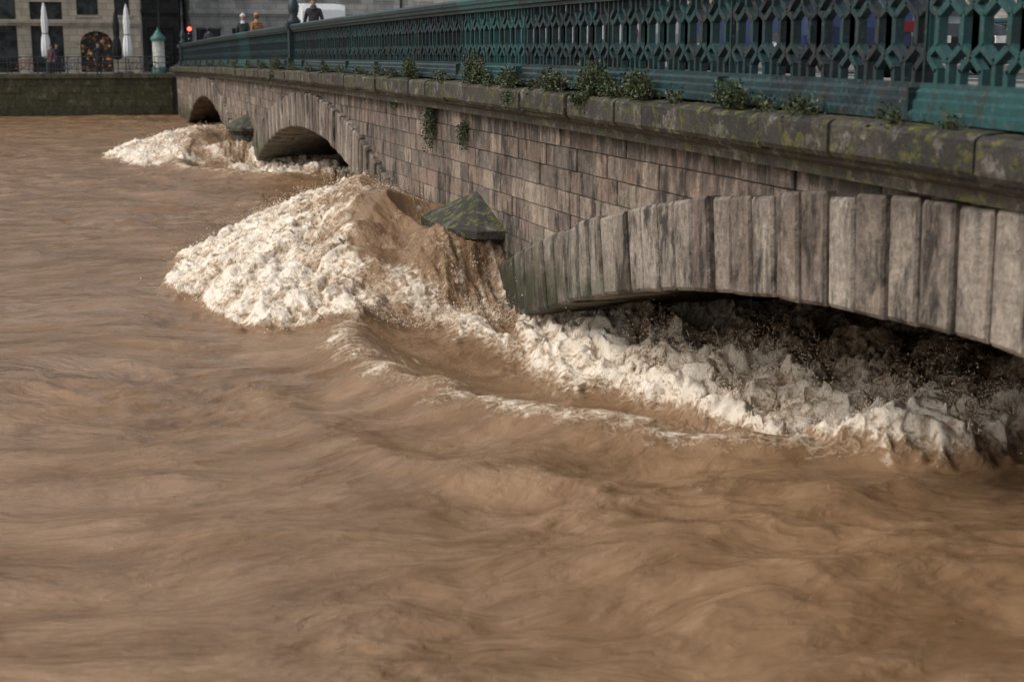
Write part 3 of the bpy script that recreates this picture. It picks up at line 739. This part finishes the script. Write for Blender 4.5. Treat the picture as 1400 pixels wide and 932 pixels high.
# ---------------------------------------------------------------- plants on the ledge
def leafmat():
    m,nt,p=newmat('ledge_leaf'); r=node(nt,'ShaderNodeAttribute',attribute_name='rnd').outputs['Fac']
    c=mixc(nt,r,(.014,.028,.008),(.055,.085,.024)); c=mixc(nt,mr(nt,r,.88,1),c,(.14,.10,.04)); setin(nt,p,'Base Color',c); p.inputs['Roughness'].default_value=.55; return m
m_leaf=leafmat(); m_stem=simple('stem',(.08,.06,.03),.9)
def plant(name,x,y,z,rx,ry,rz,n,hang=False,leaf=.036):
    p=MB()
    ns=max(6,n//28)
    for i in range(ns):
        a=random.uniform(0,2*math.pi); k=random.uniform(.3,1)
        if hang: tip=Vector((x-random.uniform(.02,rx)*k,y+random.uniform(-ry,ry)*k,z-rz*2*random.uniform(.3,1)))
        else: tip=Vector((x+rx*k*math.cos(a)*.9-.03,y+ry*k*math.sin(a),z+rz*random.uniform(.3,1.6)*(1.15-k*.7)))
        b0=Vector((x,y+random.uniform(-.6,.6)*ry,z)); mid=(b0+tip)/2+Vector((-.03,0,.06 if not hang else .02))
        p.tube([b0,mid,tip],[.006,.004,.002],1,4,caps=False)
        for j in range(n//ns):
            t_=random.uniform(.25,1.05); q_=b0.lerp(mid,t_*2) if t_<.5 else mid.lerp(tip,t_*2-1)
            q_=q_+Vector((random.gauss(0,.035),random.gauss(0,.05),random.gauss(0,.035)))
            d=Vector((random.gauss(-.3,.6),random.gauss(0,.7),random.gauss(.1 if not hang else -.5,.6))).normalized(); sd=d.cross(Vector((random.gauss(0,1),random.gauss(0,1),random.gauss(0,1)))).normalized()
            L=leaf*random.uniform(.5,1.4); w=L*.28; r=random.random()*.7+.3*(t_>.7)
            p.add([q_,q_+d*L*.5+sd*w,q_+d*L,q_+d*L*.5-sd*w],[(0,1,2,3)],0,min(1,r))
    return p.obj(name,[m_leaf,m_stem])
for (y,sx,sz,n) in((39.5,.8,.42,1300),(42.5,.6,.25,600),(46,.8,.2,600),(50,.8,.25,600),(55,.9,.22,500),(60,1,.2,500),(67,1.2,.22,500),(73,1.2,.2,400),(36.5,.6,.2,400),(23.1,.34,.36,1000),(24.6,.3,.13,300),(25.9,.4,.15,350),(27.6,.5,.15,350),(29.6,.4,.12,250),(19.2,.48,.42,2100),(18.3,.3,.12,350),(17.5,.38,.22,1100),(16.5,.25,.08,200),(15.7,.42,.24,1300),(14.4,.50,.32,2300),(13.8,.3,.12,400),(13.15,.36,.27,1400),(12.2,.25,.06,160),(11.0,.25,.22,700),(10.4,.2,.05,120),(9.75,.2,.11,300),(21,.35,.10,260),(31.5,.5,.16,400),(34,.4,.14,300),(8.5,.12,.09,120),(7.9,.12,.07,100)):
    plant('wall_fern',5.28,y,zc(y)-.03,.14,sx,sz*.75,n)
plant('hanging_wall_plant',5.46,22.5,2.66,.16,.30,.46,1400,True); plant('hanging_wall_plant',5.47,20.45,2.45,.12,.20,.22,600,True); plant('hanging_wall_plant',5.47,25.2,2.65,.1,.2,.12,250,True)
plant('hanging_wall_plant',5.2,17.2,2.95,.1,.3,.10,260,True); plant('hanging_wall_plant',5.2,14.6,2.98,.08,.35,.07,300,True); plant('hanging_wall_plant',5.2,40,2.98,.1,.7,.22,500,True)

# ---------------------------------------------------------------- light
w=bpy.data.worlds.new('World'); scene.world=w; w.use_nodes=True; nt=w.node_tree
EL,AZ=math.radians(46),math.radians(-95)
sky=nt.nodes.new('ShaderNodeTexSky'); sky.sky_type='NISHITA'; sky.sun_disc=False; sky.sun_elevation=EL; sky.sun_rotation=AZ; sky.dust_density=4; sky.air_density=1.2
hs=nt.nodes.new('ShaderNodeHueSaturation'); hs.inputs['Saturation'].default_value=.35
bg=nt.nodes['Background']; bg.inputs['Strength'].default_value=.15
nt.links.new(sky.outputs[0],hs.inputs['Color']); nt.links.new(hs.outputs[0],bg.inputs['Color'])
sl=bpy.data.lights.new('sun','SUN'); sl.energy=1.05; sl.angle=math.radians(28); sl.color=(1,.97,.93)
so=bpy.data.objects.new('sun',sl); scene.collection.objects.link(so)
sd=Vector((math.sin(AZ)*math.cos(EL),math.cos(AZ)*math.cos(EL),math.sin(EL)))
so.rotation_euler=sd.to_track_quat('Z','Y').to_euler()
# ---------------------------------------------------------------- camera
th=math.radians(16.8); pt=math.radians(11.37)
cd=bpy.data.cameras.new('camera'); cam=bpy.data.objects.new('camera',cd); scene.collection.objects.link(cam)
cam.location=(0,0,CAMZ); F=Vector((math.sin(th)*math.cos(pt),math.cos(th)*math.cos(pt),-math.sin(pt)))
cam.rotation_euler=F.to_track_quat('-Z','Y').to_euler(); cd.lens=50; cd.sensor_width=36; cd.clip_end=5000; cd.clip_start=.1
cd.dof.use_dof=True; cd.dof.focus_distance=18.5; cd.dof.aperture_fstop=1.8
scene.camera=cam
scene.view_settings.view_transform='Standard'; scene.view_settings.look='None'; scene.view_settings.exposure=0
